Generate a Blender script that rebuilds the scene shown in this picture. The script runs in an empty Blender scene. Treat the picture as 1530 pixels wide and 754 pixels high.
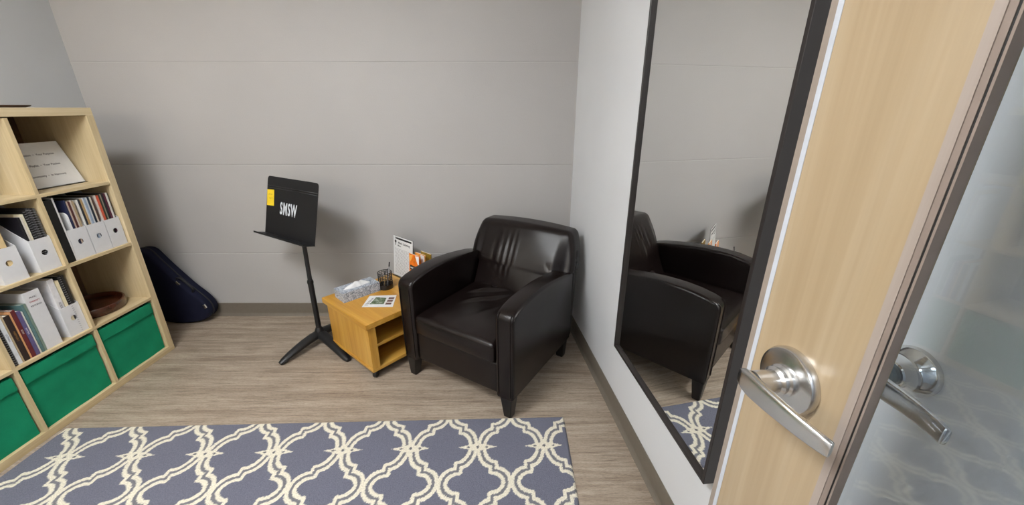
import bpy, bmesh, math, random
import numpy as np
from mathutils import Vector, Matrix, noise
R = math.radians
random.seed(7)
scene = bpy.context.scene
COL = scene.collection

# ------------------------------------------------------------------ helpers
def srgb(r, g, b):
    def c(v):
        v /= 255.0
        return v / 12.92 if v <= 0.04045 else ((v + 0.055) / 1.055) ** 2.4
    return (c(r), c(g), c(b), 1.0)

class NT:
    """small node-tree builder"""
    def __init__(self, name):
        m = bpy.data.materials.new(name); m.use_nodes = True
        self.m = m; self.t = m.node_tree; self.n = self.t.nodes; self.l = self.t.links
        self.p = self.n['Principled BSDF']
    def node(self, typ, **kw):
        x = self.n.new(typ)
        for k, v in kw.items(): setattr(x, k, v)
        return x
    def link(self, a, b): self.l.new(a, b)
    def coord(self, scale=(1, 1, 1), rot=(0, 0, 0)):
        tc = self.node('ShaderNodeTexCoord'); mp = self.node('ShaderNodeMapping')
        mp.inputs['Scale'].default_value = scale; mp.inputs['Rotation'].default_value = rot
        self.link(tc.outputs['Object'], mp.inputs['Vector'])
        return mp.outputs['Vector']
    def noise(self, vec, scale, detail=4, rough=0.55, dist=0.0):
        x = self.node('ShaderNodeTexNoise')
        x.inputs['Scale'].default_value = scale; x.inputs['Detail'].default_value = detail
        x.inputs['Roughness'].default_value = rough; x.inputs['Distortion'].default_value = dist
        self.link(vec, x.inputs['Vector']); return x.outputs['Fac']
    def ramp(self, fac, stops):
        x = self.node('ShaderNodeValToRGB'); e = x.color_ramp.elements
        while len(e) < len(stops): e.new(0.5)
        for el, (pos, col) in zip(e, stops): el.position = pos; el.color = col
        self.link(fac, x.inputs['Fac']); return x.outputs['Color']
    def mix(self, fac, a, b, mode='MIX'):
        x = self.node('ShaderNodeMix', data_type='RGBA', blend_type=mode)
        for s, v in ((x.inputs[0], fac), (x.inputs[6], a), (x.inputs[7], b)):
            if isinstance(v, (int, float)): s.default_value = v
            elif isinstance(v, tuple): s.default_value = v
            else: self.link(v, s)
        return x.outputs[2]
    def bump(self, h, strength, dist=0.002):
        x = self.node('ShaderNodeBump')
        x.inputs['Strength'].default_value = strength; x.inputs['Distance'].default_value = dist
        self.link(h, x.inputs['Height']); self.link(x.outputs['Normal'], self.p.inputs['Normal'])
    def base(self, c):
        if isinstance(c, tuple): self.p.inputs['Base Color'].default_value = c
        else: self.link(c, self.p.inputs['Base Color'])
    def set(self, rough=0.5, metal=0.0, spec=None, trans=None, ior=None):
        self.p.inputs['Roughness'].default_value = rough; self.p.inputs['Metallic'].default_value = metal
        if spec is not None: self.p.inputs['Specular IOR Level'].default_value = spec
        if trans is not None: self.p.inputs['Transmission Weight'].default_value = trans
        if ior is not None: self.p.inputs['IOR'].default_value = ior

_mats = {}
def plain(name, col, rough=0.5, metal=0.0, var=0.06, scale=40.0, bump=0.0):
    """plain material with a faint procedural mottling"""
    if name in _mats: return _mats[name]
    k = NT(name); v = k.coord()
    f = k.noise(v, scale, 3)
    lo = tuple(max(0, c * (1 - var)) for c in col[:3]) + (1,)
    hi = tuple(min(1, c * (1 + var)) for c in col[:3]) + (1,)
    k.base(k.ramp(f, [(0.3, lo), (0.7, hi)])); k.set(rough, metal)
    if bump: k.bump(f, bump)
    _mats[name] = k.m; return k.m

def wood(name, lo, mid, hi, axis, rough=0.45, dens=1.0, coat=0.0):
    """veneer with grain running along the given local axis"""
    k = NT(name)
    sc = [14 * dens] * 3; sc[axis] = 0.9 * dens
    v = k.coord(tuple(sc))
    f1 = k.noise(v, 1.0, 5, 0.6, 1.2)
    s2 = [130 * dens] * 3; s2[axis] = 3.0 * dens
    f2 = k.noise(k.coord(tuple(s2)), 1.0, 3, 0.6)
    c = k.ramp(f1, [(0.25, lo), (0.5, mid), (0.75, hi)])
    c2 = k.ramp(f2, [(0.3, (0.86, 0.84, 0.80, 1)), (0.7, (1.04, 1.04, 1.04, 1))])
    k.base(k.mix(0.7, c, c2, 'MULTIPLY')); k.set(rough)
    k.p.inputs['Coat Weight'].default_value = coat; k.p.inputs['Coat Roughness'].default_value = 0.25
    k.bump(f2, 0.05, 0.001)
    return k.m

def obj(name, bm, mats, parent=None, smooth=False, loc=None, rot=None, sharp=None):
    me = bpy.data.meshes.new(name)
    bmesh.ops.recalc_face_normals(bm, faces=bm.faces[:])
    bm.to_mesh(me); bm.free()
    for m in (mats if isinstance(mats, (list, tuple)) else [mats]): me.materials.append(m)
    if smooth:
        for p in me.polygons: p.use_smooth = True
        if sharp is not None: me.set_sharp_from_angle(angle=R(sharp))
    o = bpy.data.objects.new(name, me); COL.objects.link(o)
    if loc is not None: o.location = loc
    if rot is not None: o.rotation_euler = rot
    if parent is not None: o.parent = parent
    return o

def tag(o, label, cat, group=None, kind=None):
    o['label'] = label; o['category'] = cat
    if group: o['group'] = group
    if kind: o['kind'] = kind
    return o
def thing(name, label, cat, loc=(0, 0, 0), rz=0.0, group=None, rot=None):
    o = bpy.data.objects.new(name, None); COL.objects.link(o)
    o.empty_display_size = 0.05
    o.location = loc; o.rotation_euler = rot if rot else (0, 0, rz)
    return tag(o, label, cat, group)
def struct(name, bm, m, parent=None, **kw):
    o = obj(name, bm, m, parent, **kw)
    if parent is None: o['kind'] = 'structure'
    return o

def box(bm, c, s, rot=None, bev=0.0, seg=2, mi=0):
    r = bmesh.ops.create_cube(bm, size=1.0)
    vs = r['verts']
    M = Matrix.Translation(c) @ (rot.to_4x4() if rot else Matrix.Identity(4)) @ Matrix.Diagonal((*s, 1))
    bmesh.ops.transform(bm, matrix=M, verts=vs)
    fs = set(f for v in vs for f in v.link_faces)
    for f in fs: f.material_index = mi
    if bev:
        es = list(set(e for v in vs for e in v.link_edges))
        rr = bmesh.ops.bevel(bm, geom=es, offset=bev, segments=seg, affect='EDGES', profile=0.5)
        for f in rr['faces']: f.material_index = mi
def bx(bm, x0, x1, y0, y1, z0, z1, **kw):
    box(bm, ((x0 + x1) / 2, (y0 + y1) / 2, (z0 + z1) / 2), (x1 - x0, y1 - y0, z1 - z0), **kw)
def one(x0, x1, y0, y1, z0, z1, bev=0.0, seg=2):
    bm = bmesh.new(); bx(bm, x0, x1, y0, y1, z0, z1, bev=bev, seg=seg); return bm

def rbox(bm, half, r, n, fn=None, mi=0):
    """rounded box on a fine grid; fn moves each vertex"""
    a = Vector(half); verts = {}
    def put(p):
        key = (round(p.x, 6), round(p.y, 6), round(p.z, 6))
        if key in verts: return verts[key]
        inner = Vector([max(-(a[i] - r), min(a[i] - r, p[i])) for i in range(3)])
        d = p - inner
        q = inner + d.normalized() * r if d.length > 1e-9 else p.copy()
        if fn: q = fn(q)
        v = bm.verts.new(q); verts[key] = v; return v
    ns = n if isinstance(n, (tuple, list)) else (n, n, n)
    def lin(i):
        # finer sampling near the rounded rim
        k = ns[i]; inner = [(-a[i] + r) + (2 * (a[i] - r)) * t / k for t in range(k + 1)]
        rim = [r * (1 - math.tan(R(45) * j / 3)) for j in range(3)]
        lo = [-a[i] + (r - r * math.tan(R(45) * (3 - j) / 3)) for j in range(3)]
        return sorted(set(round(v, 6) for v in lo + inner + [-v for v in lo]))
    L = [lin(0), lin(1), lin(2)]
    for ax in range(3):
        u, v = (ax + 1) % 3, (ax + 2) % 3
        for sg in (-1, 1):
            g = []
            for pu in L[u]:
                row = []
                for pv in L[v]:
                    p = Vector((0, 0, 0)); p[ax] = sg * a[ax]; p[u] = pu; p[v] = pv
                    row.append(put(p))
                g.append(row)
            for i in range(len(g) - 1):
                for j in range(len(g[0]) - 1):
                    q = [g[i][j], g[i + 1][j], g[i + 1][j + 1], g[i][j + 1]]
                    if sg < 0: q.reverse()
                    if len(set(q)) < 4: continue
                    try:
                        f = bm.faces.new(q); f.material_index = mi
                    except ValueError: pass

def prism(bm, pts, axis, lo, hi, bev=0.0, seg=2, mi=0):
    """polygon (u,v) extruded along axis: axis 0 -> (y,z), 1 -> (x,z), 2 -> (x,y)"""
    def P(u, v, t):
        return {0: (t, u, v), 1: (u, t, v), 2: (u, v, t)}[axis]
    A = [bm.verts.new(P(u, v, lo)) for u, v in pts]; B = [bm.verts.new(P(u, v, hi)) for u, v in pts]
    fs = [bm.faces.new(A), bm.faces.new(B[::-1])]
    n = len(pts)
    for i in range(n): fs.append(bm.faces.new([A[i], B[i], B[(i + 1) % n], A[(i + 1) % n]]))
    for f in fs: f.material_index = mi
    bmesh.ops.recalc_face_normals(bm, faces=fs)
    if bev:
        es = list(set(list(fs[0].edges) + list(fs[1].edges)))
        rr = bmesh.ops.bevel(bm, geom=es, offset=bev, segments=seg, affect='EDGES', profile=0.5)
        for f in rr['faces']: f.material_index = mi

def lathe(bm, prof, n=40, mi=0, M=None):
    rings = []
    for r, z in prof:
        if r < 1e-6: rings.append([bm.verts.new((0, 0, z))])
        else: rings.append([bm.verts.new((r * math.cos(2 * math.pi * i / n), r * math.sin(2 * math.pi * i / n), z)) for i in range(n)])
    for a, b in zip(rings, rings[1:]):
        for i in range(n):
            j = (i + 1) % n
            q = [a[i % len(a)], a[j % len(a)], b[j % len(b)], b[i % len(b)]]
            q = list(dict.fromkeys(q))
            if len(q) >= 3:
                f = bm.faces.new(q); f.material_index = mi
    if M is not None: bmesh.ops.transform(bm, matrix=M, verts=[v for r in rings for v in r])

def sqp(v, e):
    return math.copysign(abs(v) ** e, v)
def tube(bm, path, rad, n=12, mi=0, close=False, flat=None, sq=1.0):
    """round tube along a path; rad may be a list; flat = (sx, sz) squash of the section"""
    P = [Vector(p) for p in path]; m = len(P)
    rs = rad if isinstance(rad, (list, tuple)) else [rad] * m
    rings = []; up = Vector((0, 0, 1)); prev = None
    for i in range(m):
        if close: t = (P[(i + 1) % m] - P[i - 1]).normalized()
        else: t = (P[min(i + 1, m - 1)] - P[max(i - 1, 0)]).normalized()
        if prev is None:
            s = t.cross(up)
            if s.length < 1e-3: s = t.cross(Vector((1, 0, 0)))
        else: s = prev - t * prev.dot(t)
        s.normalize(); w = s.cross(t).normalized(); prev = s
        fx, fz = flat[i] if isinstance(flat, list) else (flat or (1, 1))
        rings.append([bm.verts.new(P[i] + rs[i] * (fx * sqp(math.cos(2 * math.pi * k / n), sq) * s + fz * sqp(math.sin(2 * math.pi * k / n), sq) * w)) for k in range(n)])
    for i in range(m if close else m - 1):
        a, b = rings[i], rings[(i + 1) % m]
        for k in range(n):
            f = bm.faces.new([a[k], a[(k + 1) % n], b[(k + 1) % n], b[k]]); f.material_index = mi
    if not close:
        for r in (rings[0], rings[-1]):
            f = bm.faces.new(r); f.material_index = mi

def text_obj(name, body, size, m, parent, loc, rot, squash=1.0, bold=0.0, depth=0.0004, align='CENTER', space=1.0):
    cu = bpy.data.curves.new(name, 'FONT'); cu.body = body; cu.size = size
    cu.space_character = space; cu.align_x = align; cu.align_y = 'CENTER'; cu.offset = bold; cu.extrude = depth; cu.resolution_u = 3
    tmp = bpy.data.objects.new('tmp', cu); COL.objects.link(tmp)
    dg = bpy.context.evaluated_depsgraph_get(); dg.update()
    me = bpy.data.meshes.new_from_object(tmp.evaluated_get(dg))
    bpy.data.objects.remove(tmp); bpy.data.curves.remove(cu)
    me.name = name; me.materials.clear(); me.materials.append(m)
    me.transform(Matrix.Diagonal((squash, 1, 1, 1)))
    o = bpy.data.objects.new(name, me); COL.objects.link(o)
    o.parent = parent; o.location = loc; o.rotation_euler = rot
    return o
FACE_PX = (R(90), 0, R(90))      # text standing upright and read from +x
FACE_NY = (R(90), 0, 0)          # text standing upright and read from -y

# ------------------------------------------------------------------ materials
def wall_mat(name, col, seams=False):
    k = NT(name); v = k.coord()
    f = k.noise(v, 1.3, 3)
    lo = tuple(c * 0.97 for c in col[:3]) + (1,); hi = tuple(min(1, c * 1.03) for c in col[:3]) + (1,)
    c = k.ramp(f, [(0.35, lo), (0.65, hi)])
    fine = k.noise(v, 180, 3)
    h = fine
    if seams:
        sp = k.node('ShaderNodeSeparateXYZ'); k.link(k.coord(), sp.inputs[0])
        tot = None
        brk = k.noise(k.coord((3, 3, 40)), 1.0, 2)
        for z in (0.499, 1.118, 1.728, 2.34):
            a = k.node('ShaderNodeMath', operation='SUBTRACT'); k.link(sp.outputs['Z'], a.inputs[0]); a.inputs[1].default_value = z
            b = k.node('ShaderNodeMath', operation='ABSOLUTE'); k.link(a.outputs[0], b.inputs[0])
            d = k.node('ShaderNodeMapRange'); k.link(b.outputs[0], d.inputs[0])
            d.inputs[1].default_value = 0.0; d.inputs[2].default_value = 0.005; d.inputs[3].default_value = 1.0; d.inputs[4].default_value = 0.0
            if tot is None: tot = d.outputs[0]
            else:
                s = k.node('ShaderNodeMath', operation='ADD'); k.link(tot, s.inputs[0]); k.link(d.outputs[0], s.inputs[1]); tot = s.outputs[0]
        mm = k.node('ShaderNodeMath', operation='MULTIPLY'); k.link(tot, mm.inputs[0]); k.link(brk, mm.inputs[1])
        # knots and pock marks of the board-formed concrete
        vo = k.node('ShaderNodeTexVoronoi', feature='F1'); vo.inputs['Scale'].default_value = 5.0
        k.link(k.coord((1, 1, 1)), vo.inputs['Vector'])
        pk = k.node('ShaderNodeMapRange'); k.link(vo.outputs['Distance'], pk.inputs[0])
        pk.inputs[1].default_value = 0.0; pk.inputs[2].default_value = 0.03; pk.inputs[3].default_value = 1.0; pk.inputs[4].default_value = 0.0
        s = k.node('ShaderNodeMath', operation='MULTIPLY_ADD'); k.link(mm.outputs[0], s.inputs[0]); s.inputs[1].default_value = -9.0
        grain = k.noise(k.coord((4, 4, 60)), 1.0, 4)
        g2 = k.node('ShaderNodeMath', operation='MULTIPLY_ADD'); k.link(grain, g2.inputs[0]); g2.inputs[1].default_value = 0.5; k.link(fine, g2.inputs[2])
        k.link(g2.outputs[0], s.inputs[2])
        t = k.node('ShaderNodeMath', operation='SUBTRACT'); k.link(s.outputs[0], t.inputs[0]); k.link(pk.outputs[0], t.inputs[1])
        h = t.outputs[0]
    k.base(c); k.set(0.6); k.bump(h, 0.4 if seams else 0.2, 0.0015)
    return k.m
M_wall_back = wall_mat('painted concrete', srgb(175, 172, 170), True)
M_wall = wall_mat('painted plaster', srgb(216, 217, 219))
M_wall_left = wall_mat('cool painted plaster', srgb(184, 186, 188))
M_ceiling = wall_mat('ceiling white', srgb(225, 224, 220))

def floor_mat():
    k = NT('vinyl plank floor')
    br = k.node('ShaderNodeTexBrick'); v = k.coord()
    br.offset = 0.37; br.inputs['Scale'].default_value = 1.0
    br.inputs['Brick Width'].default_value = 1.2; br.inputs['Row Height'].default_value = 0.15
    br.inputs['Mortar Size'].default_value = 0.0008; br.inputs['Mortar Smooth'].default_value = 0.3
    br.inputs['Color1'].default_value = (0.30, 0.30, 0.30, 1); br.inputs['Color2'].default_value = (0.78, 0.78, 0.78, 1)
    br.inputs['Mortar'].default_value = (0.25, 0.25, 0.25, 1)
    k.link(v, br.inputs['Vector'])
    g1 = k.noise(k.coord((1.3, 26, 1)), 1.0, 6, 0.65, 0.8)
    g2 = k.noise(k.coord((8, 120, 1)), 1.0, 6, 0.75, 0.6)
    g3 = k.noise(k.coord((60, 330, 1)), 1.0, 4, 0.8)
    c = k.ramp(g1, [(0.28, srgb(130, 114, 99)), (0.5, srgb(163, 148, 132)), (0.72, srgb(184, 170, 153))])
    c2 = k.ramp(g2, [(0.34, (0.50, 0.45, 0.41, 1)), (0.50, (1.0, 1.0, 1.0, 1)), (0.68, (1.14, 1.14, 1.14, 1))])
    c = k.mix(0.75, c, c2, 'MULTIPLY')
    c3 = k.ramp(g3, [(0.36, (0.55, 0.52, 0.49, 1)), (0.54, (1.05, 1.05, 1.05, 1))])
    c = k.mix(0.6, c, c3, 'MULTIPLY')
    c4 = k.ramp(br.outputs['Color'], [(0.2, (0.84, 0.83, 0.82, 1)), (0.8, (1.0, 1.0, 1.0, 1))])
    c = k.mix(0.6, c, c4, 'MULTIPLY')
    k.base(c); k.set(0.5); k.bump(g2, 0.12, 0.001)
    return k.m
M_floor = floor_mat()
M_base = plain('vinyl cove base', srgb(112, 104, 93), 0.5, var=0.05)

BIRCH = (srgb(190, 168, 128), srgb(205, 185, 146), srgb(215, 197, 162))
M_birch = [wood('birch veneer ' + a, *BIRCH, i, 0.45) for i, a in enumerate('xyz')]
OAK = (srgb(182, 127, 42), srgb(200, 149, 60), srgb(214, 168, 82))
M_oak = [wood('golden oak veneer ' + a, *OAK, i, 0.38, coat=0.2) for i, a in enumerate('xyz')]
M_maple = wood('maple door veneer', srgb(155, 133, 103), srgb(168, 148, 119), srgb(178, 161, 136), 2, 0.34, 0.6, coat=0.6)
M_maple_edge = wood('maple lipping', srgb(150, 137, 128), srgb(158, 146, 138), srgb(168, 156, 148), 2, 0.4, 0.6)

def leather(name, col, rough=0.3):
    k = NT(name); v = k.coord()
    vo = k.node('ShaderNodeTexVoronoi', feature='F1'); vo.inputs['Scale'].default_value = 420
    k.link(v, vo.inputs['Vector'])
    big = k.noise(v, 3.0, 2, 0.4)
    lo = tuple(c * 0.85 for c in col[:3]) + (1,); hi = tuple(c * 1.15 for c in col[:3]) + (1,)
    k.base(k.ramp(big, [(0.3, lo), (0.7, hi)])); k.p.inputs['Specular IOR Level'].default_value = 0.36
    rr = k.node('ShaderNodeMapRange'); k.link(big, rr.inputs[0]); rr.inputs[3].default_value = rough - 0.03; rr.inputs[4].default_value = rough + 0.06
    k.link(rr.outputs[0], k.p.inputs['Roughness'])
    mid = k.noise(v, 26, 3, 0.5)
    a = k.node('ShaderNodeMath', operation='MULTIPLY_ADD'); k.link(mid, a.inputs[0]); a.inputs[1].default_value = 0.9; k.link(vo.outputs['Distance'], a.inputs[2])
    k.bump(a.outputs[0], 0.22, 0.0012)
    return k.m
M_leather = leather('dark brown leather', srgb(21, 14, 13), 0.24)
M_black_wood = plain('black stained wood', srgb(24, 21, 20), 0.35)
M_black = plain('black painted steel', srgb(24, 24, 26), 0.42)
M_black_plastic = plain('black plastic', srgb(20, 20, 21), 0.35)
M_black_gloss = plain('dark lacquered frame', srgb(40, 35, 34), 0.35)
M_white_card = plain('white card', srgb(214, 214, 216), 0.55, var=0.02)
M_paper = plain('white paper', srgb(222, 222, 222), 0.6, var=0.02)
M_ink = plain('grey ink', srgb(66, 66, 72), 0.6)
M_chrome = plain('satin chrome', (0.66, 0.66, 0.66, 1), 0.24, 1.0, var=0.03, scale=300)
M_polish = plain('polished chrome', (0.70, 0.69, 0.67, 1), 0.12, 1.0, var=0.03)
M_rubber = plain('grey rubber', srgb(110, 120, 126), 0.6)
M_bead = plain('bronze glazing bead', srgb(138, 124, 115), 0.45, 0.15)
M_gasket = plain('black gasket', srgb(22, 22, 22), 0.6)
def fabric(name, col, var=0.12):
    k = NT(name); v = k.coord()
    wv = k.noise(v, 500, 2); big = k.noise(v, 9, 3)
    lo = tuple(c * (1 - var) for c in col[:3]) + (1,); hi = tuple(c * (1 + var) for c in col[:3]) + (1,)
    k.base(k.ramp(big, [(0.3, lo), (0.7, hi)])); k.set(0.85, spec=0.2)
    a = k.node('ShaderNodeMath', operation='MULTIPLY_ADD'); k.link(big, a.inputs[0]); a.inputs[1].default_value = 3.0; k.link(wv, a.inputs[2])
    k.bump(a.outputs[0], 0.25, 0.003)
    return k.m
M_green = fabric('green fabric', srgb(22, 134, 96))
M_navy = fabric('navy nylon', srgb(22, 24, 44))
M_navy_trim = plain('black webbing', srgb(16, 16, 22), 0.6)
M_yellow = plain('yellow paper', srgb(240, 205, 40), 0.6, var=0.03)
M_orange = plain('orange print', srgb(230, 120, 25), 0.4, var=0.35, scale=25)
M_wood_dark = wood('red brown lacquered wood', srgb(46, 20, 13), srgb(70, 32, 19), srgb(94, 46, 27), 0, 0.22, coat=0.5)
M_umber = plain('dark brown wood', srgb(62, 38, 30), 0.4)

M_mirror = NT('silvered glass'); M_mirror.base((0.90, 0.91, 0.90, 1)); M_mirror.set(0.0, 1.0); M_mirror = M_mirror.m
g = NT('blue tinted window glass'); g.base((0.88, 0.95, 1.0, 1)); g.set(0.0, 0.0, trans=1.0, ior=1.52); M_glass = g.m  # blue tint of the door glass stands in for cool light on the wall behind
g = NT('clear acrylic'); g.base((0.97, 0.98, 0.99, 1)); g.set(0.02, 0.0, trans=1.0, ior=1.2); M_acrylic = g.m
def emit(name, col, s):
    k = NT(name); k.base((0.8, 0.8, 0.8, 1))
    k.p.inputs['Emission Color'].default_value = col; k.p.inputs['Emission Strength'].default_value = s
    return k.m

# ------------------------------------------------------------------ room shell
YB, XL, YF, ZC = 2.606, -2.665, -0.46, 2.62
def wx(y): return 0.724 - 0.124 * y            # right wall plane
WA = math.atan2(-1.0, 0.124)                    # direction along the right wall towards the doorway
WD = Vector((math.cos(WA), math.sin(WA), 0))
bm = one(XL - 0.1, 0.95, YF - 1.6, YB + 0.1, -0.1, 0.0); struct('floor', bm, M_floor)
bm = one(XL - 0.1, 0.95, YF - 1.6, YB + 0.1, ZC, ZC + 0.1); struct('ceiling', bm, M_ceiling)
bm = one(XL - 0.1, 0.5, YB, YB + 0.1, 0, ZC); struct('wall_back', bm, M_wall_back)
bm = one(XL - 0.1, XL, YF - 0.1, YB, 0, ZC); struct('wall_left', bm, M_wall_left)
bm = bmesh.new()
prism(bm, [(wx(YB), YB), (wx(YF - 0.1), YF - 0.1), (wx(YF - 0.1) + 0.1, YF - 0.1), (wx(YB) + 0.1, YB)], 2, 0, ZC)
struct('wall_right', bm, M_wall)
DX0, DX1 = -0.45, 0.485                           # doorway in the front wall
bm = bmesh.new()
bx(bm, XL, DX0, YF - 0.1, YF, 0, ZC); bx(bm, DX1, wx(YF), YF - 0.1, YF, 0, ZC); bx(bm, DX0, DX1, YF - 0.1, YF, 2.14, ZC)
struct('wall_front', bm, M_wall)
bm = one(-2.6, 0.95, YF - 1.6, YF - 1.5, 0, ZC); struct('wall_corridor', bm, M_wall)

def skirt(name, p0, p1, nrm):
    p0, p1, nrm = Vector(p0), Vector(p1), Vector(nrm)
    prof = [(0, 0.0), (0.020, 0.0), (0.016, 0.004), (0.010, 0.012), (0.006, 0.022), (0.0045, 0.098), (0.003, 0.102), (0, 0.102)]
    bm = bmesh.new()
    A = [bm.verts.new(p0 + nrm * a + Vector((0, 0, z))) for a, z in prof]; B = [bm.verts.new(p1 + nrm * a + Vector((0, 0, z))) for a, z in prof]
    bm.faces.new(A); bm.faces.new(B[::-1])
    for i in range(len(prof)):
        j = (i + 1) % len(prof); bm.faces.new([A[i], A[j], B[j], B[i]])
    struct(name, bm, M_base)
skirt('baseboard_back', (XL, YB, 0), (wx(YB), YB, 0), (0, -1, 0))
skirt('baseboard_right', (wx(YB), YB, 0), (wx(YF), YF, 0), (-0.992, -0.123, 0))
skirt('baseboard_left', (XL, YF, 0), (XL, YB, 0), (1, 0, 0))

# ------------------------------------------------------------------ ceiling lights (out of view, above the room)
def ceiling_light(loc, sx, sy, col, s, label):
    t = thing('ceiling_light', label, 'ceiling light', loc, 0)
    bm = bmesh.new(); w = 0.025
    for a in ((-sx / 2 - w, -sx / 2, -sy / 2 - w, sy / 2 + w), (sx / 2, sx / 2 + w, -sy / 2 - w, sy / 2 + w), (-sx / 2, sx / 2, -sy / 2 - w, -sy / 2), (-sx / 2, sx / 2, sy / 2, sy / 2 + w)):
        bx(bm, *a, -0.03, 0.0)
    obj('frame', bm, M_white_card, t)
    obj('diffuser', one(-sx / 2, sx / 2, -sy / 2, sy / 2, -0.022, -0.004), emit('lit diffuser', col, s), t)
ceiling_light((-1.32, 0.35, ZC), 0.9, 0.6, (0.95, 0.98, 1.0, 1), 44, 'wide ceiling light over the near half of the rug')
ceiling_light((0.0, YF - 0.8, ZC), 0.6, 0.6, (0.86, 0.93, 1.0, 1), 20, 'square ceiling light in the corridor outside the door')
WARM = (1.0, 0.83, 0.62, 1)
def globe(bm, r, z):
    lathe(bm, [(0, z - r)] + [(r * math.cos(a), z + r * math.sin(a)) for a in np.linspace(-1.45, 1.45, 14)] + [(0, z + r)], 28)
tl = thing('table_lamp', 'small globe lamp on the near end of the bookshelf top', 'lamp', (-2.27, 0.80, 1.47))
bm = bmesh.new(); lathe(bm, [(0, 0), (.055, 0), (.057, .006), (.02, .016), (.018, .06), (.03, .068), (0, .068)], 28); obj('base', bm, M_black, tl, smooth=True, sharp=35)
bm = bmesh.new(); globe(bm, .06, .125); obj('globe', bm, emit('warm globe', WARM, 62), tl, smooth=True)
fl_ = thing('floor_lamp', 'floor lamp with a round globe in the near left corner of the room', 'lamp', (-1.42, -0.27, 0))
bm = bmesh.new(); lathe(bm, [(0, 0), (.13, 0), (.13, .012), (.02, .02), (0, .02)], 32); obj('base', bm, M_black, fl_, smooth=True, sharp=35)
bm = bmesh.new(); tube(bm, [(0, 0, .018), (0, 0, 1.66)], .011, 14); obj('pole', bm, M_black, fl_, smooth=True)
bm = bmesh.new(); globe(bm, .075, 1.73); obj('globe', bm, bpy.data.materials['warm globe'], fl_, smooth=True)

# ------------------------------------------------------------------ bookshelf (4 x 4 cubes against the left wall)
SX1, SX0 = -2.196, -2.586        # front, back
SY1 = 2.169; SY0 = SY1 - 1.47
PT, DT, CELL = 0.038, 0.016, 0.3355
t = thing('bookshelf', 'pale birch cube bookshelf four cubes high standing against the left wall', 'bookshelf', (0, 0, 0))
def cellY(c): # column 1 is the farthest
    y1 = SY1 - PT - (c - 1) * (CELL + DT); return y1 - CELL, y1
def cellZ(r): # row 1 on top
    z0 = PT + (4 - r) * (CELL + DT); return z0, z0 + CELL
obj('top_board', one(SX0, SX1, SY0, SY1, 1.47 - PT, 1.47, 0.0015, 1), M_birch[1], t)
obj('bottom_board', one(SX0, SX1, SY0, SY1, 0.0, PT, 0.0015, 1), M_birch[1], t)
for y0 in (SY0, SY1 - PT):
    obj('side_panel', one(SX0, SX1, y0, y0 + PT, PT, 1.47 - PT, 0.0015, 1), M_birch[2], t)
for r in (2, 3, 4):
    z = cellZ(r)[1]
    obj('shelf_board', one(SX0 + 0.012, SX1 - 0.001, SY0 + PT, SY1 - PT, z, z + DT, 0.001, 1), M_birch[1], t)
for c in (1, 2, 3):
    for r in (1, 2, 3, 4):
        y = cellY(c)[0]; z0, z1 = cellZ(r)
        obj('divider', one(SX0 + 0.012, SX1 - 0.001, y - DT, y, z0, z1, 0.001, 1), M_birch[2], t)
obj('back_panel', one(SX0, SX0 + 0.012, SY0 + PT, SY1 - PT, PT, 1.47 - PT), wood('brown back panel', srgb(80, 54, 34), srgb(94, 66, 44), srgb(108, 78, 54), 1, 0.6), t)
FX = -2.212     # front plane of the things on the shelf

# green fabric bins in the bottom row
BINLAB = {1: 'green fabric storage bin in the bottom cube nearest the back wall', 2: 'green fabric storage bin in the bottom cube below the row of books',
          3: 'green fabric storage bin cut off by the left edge of the photo', 4: 'green fabric storage bin in the bottom cube farthest from the back wall'}
for c in (1, 2, 3, 4):
    y0, y1 = cellY(c); z0, z1 = cellZ(4)
    y0 += 0.007; y1 -= 0.007; h = 0.318
    b = thing('storage_bin', BINLAB[c], 'storage bin', (FX, (y0 + y1) / 2, z0), 0, 'green bins in the bottom row of the bookshelf')
    w = (y1 - y0) / 2; d = 0.345
    bm = bmesh.new()
    rnd = random.Random(c)
    def wob(p, s=c):
        q = p.copy(); q.x += 0.004 * noise.noise(Vector((s * 7.0, p.y * 9, p.z * 9))) - 0.002; return q
    n = 16
    g = [[bm.verts.new(wob(Vector((0, -w + 2 * w * i / n, h * j / n)))) for j in range(n + 1)] for i in range(n + 1)]
    for i in range(n):
        for j in range(n): bm.faces.new([g[i][j], g[i + 1][j], g[i + 1][j + 1], g[i][j + 1]])
    rr = bmesh.ops.extrude_face_region(bm, geom=bm.faces[:])
    bmesh.ops.translate(bm, verts=[v for v in rr['geom'] if isinstance(v, bmesh.types.BMVert)], vec=(-0.006, 0, 0))
    bx(bm, -d, -0.006, -w, -w + 0.006, 0, h); bx(bm, -d, -0.006, w - 0.006, w, 0, h)
    bx(bm, -d, -d + 0.006, -w + 0.006, w - 0.006, 0, h); bx(bm, -d + 0.006, -0.006, -w + 0.006, w - 0.006, 0, 0.006)
    obj('body', bm, M_green, b, smooth=True, sharp=40)
    bm = bmesh.new()
    def wob2(p, s=c):
        q = p.copy(); q.x += 0.003 * noise.noise(Vector((s * 5.0, p.y * 8, p.z * 20))) - 0.002
        q.z += 0.004 * noise.noise(Vector((s * 3.0, p.y * 6, 1.0))) if p.z < 0 else 0; return q
    rbox(bm, (0.004, w, 0.034), 0.0035, (1, 20, 6), wob2)
    obj('hem_band', bm, M_green, b, smooth=True, loc=(0.0055, 0, h - 0.034))

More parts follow.
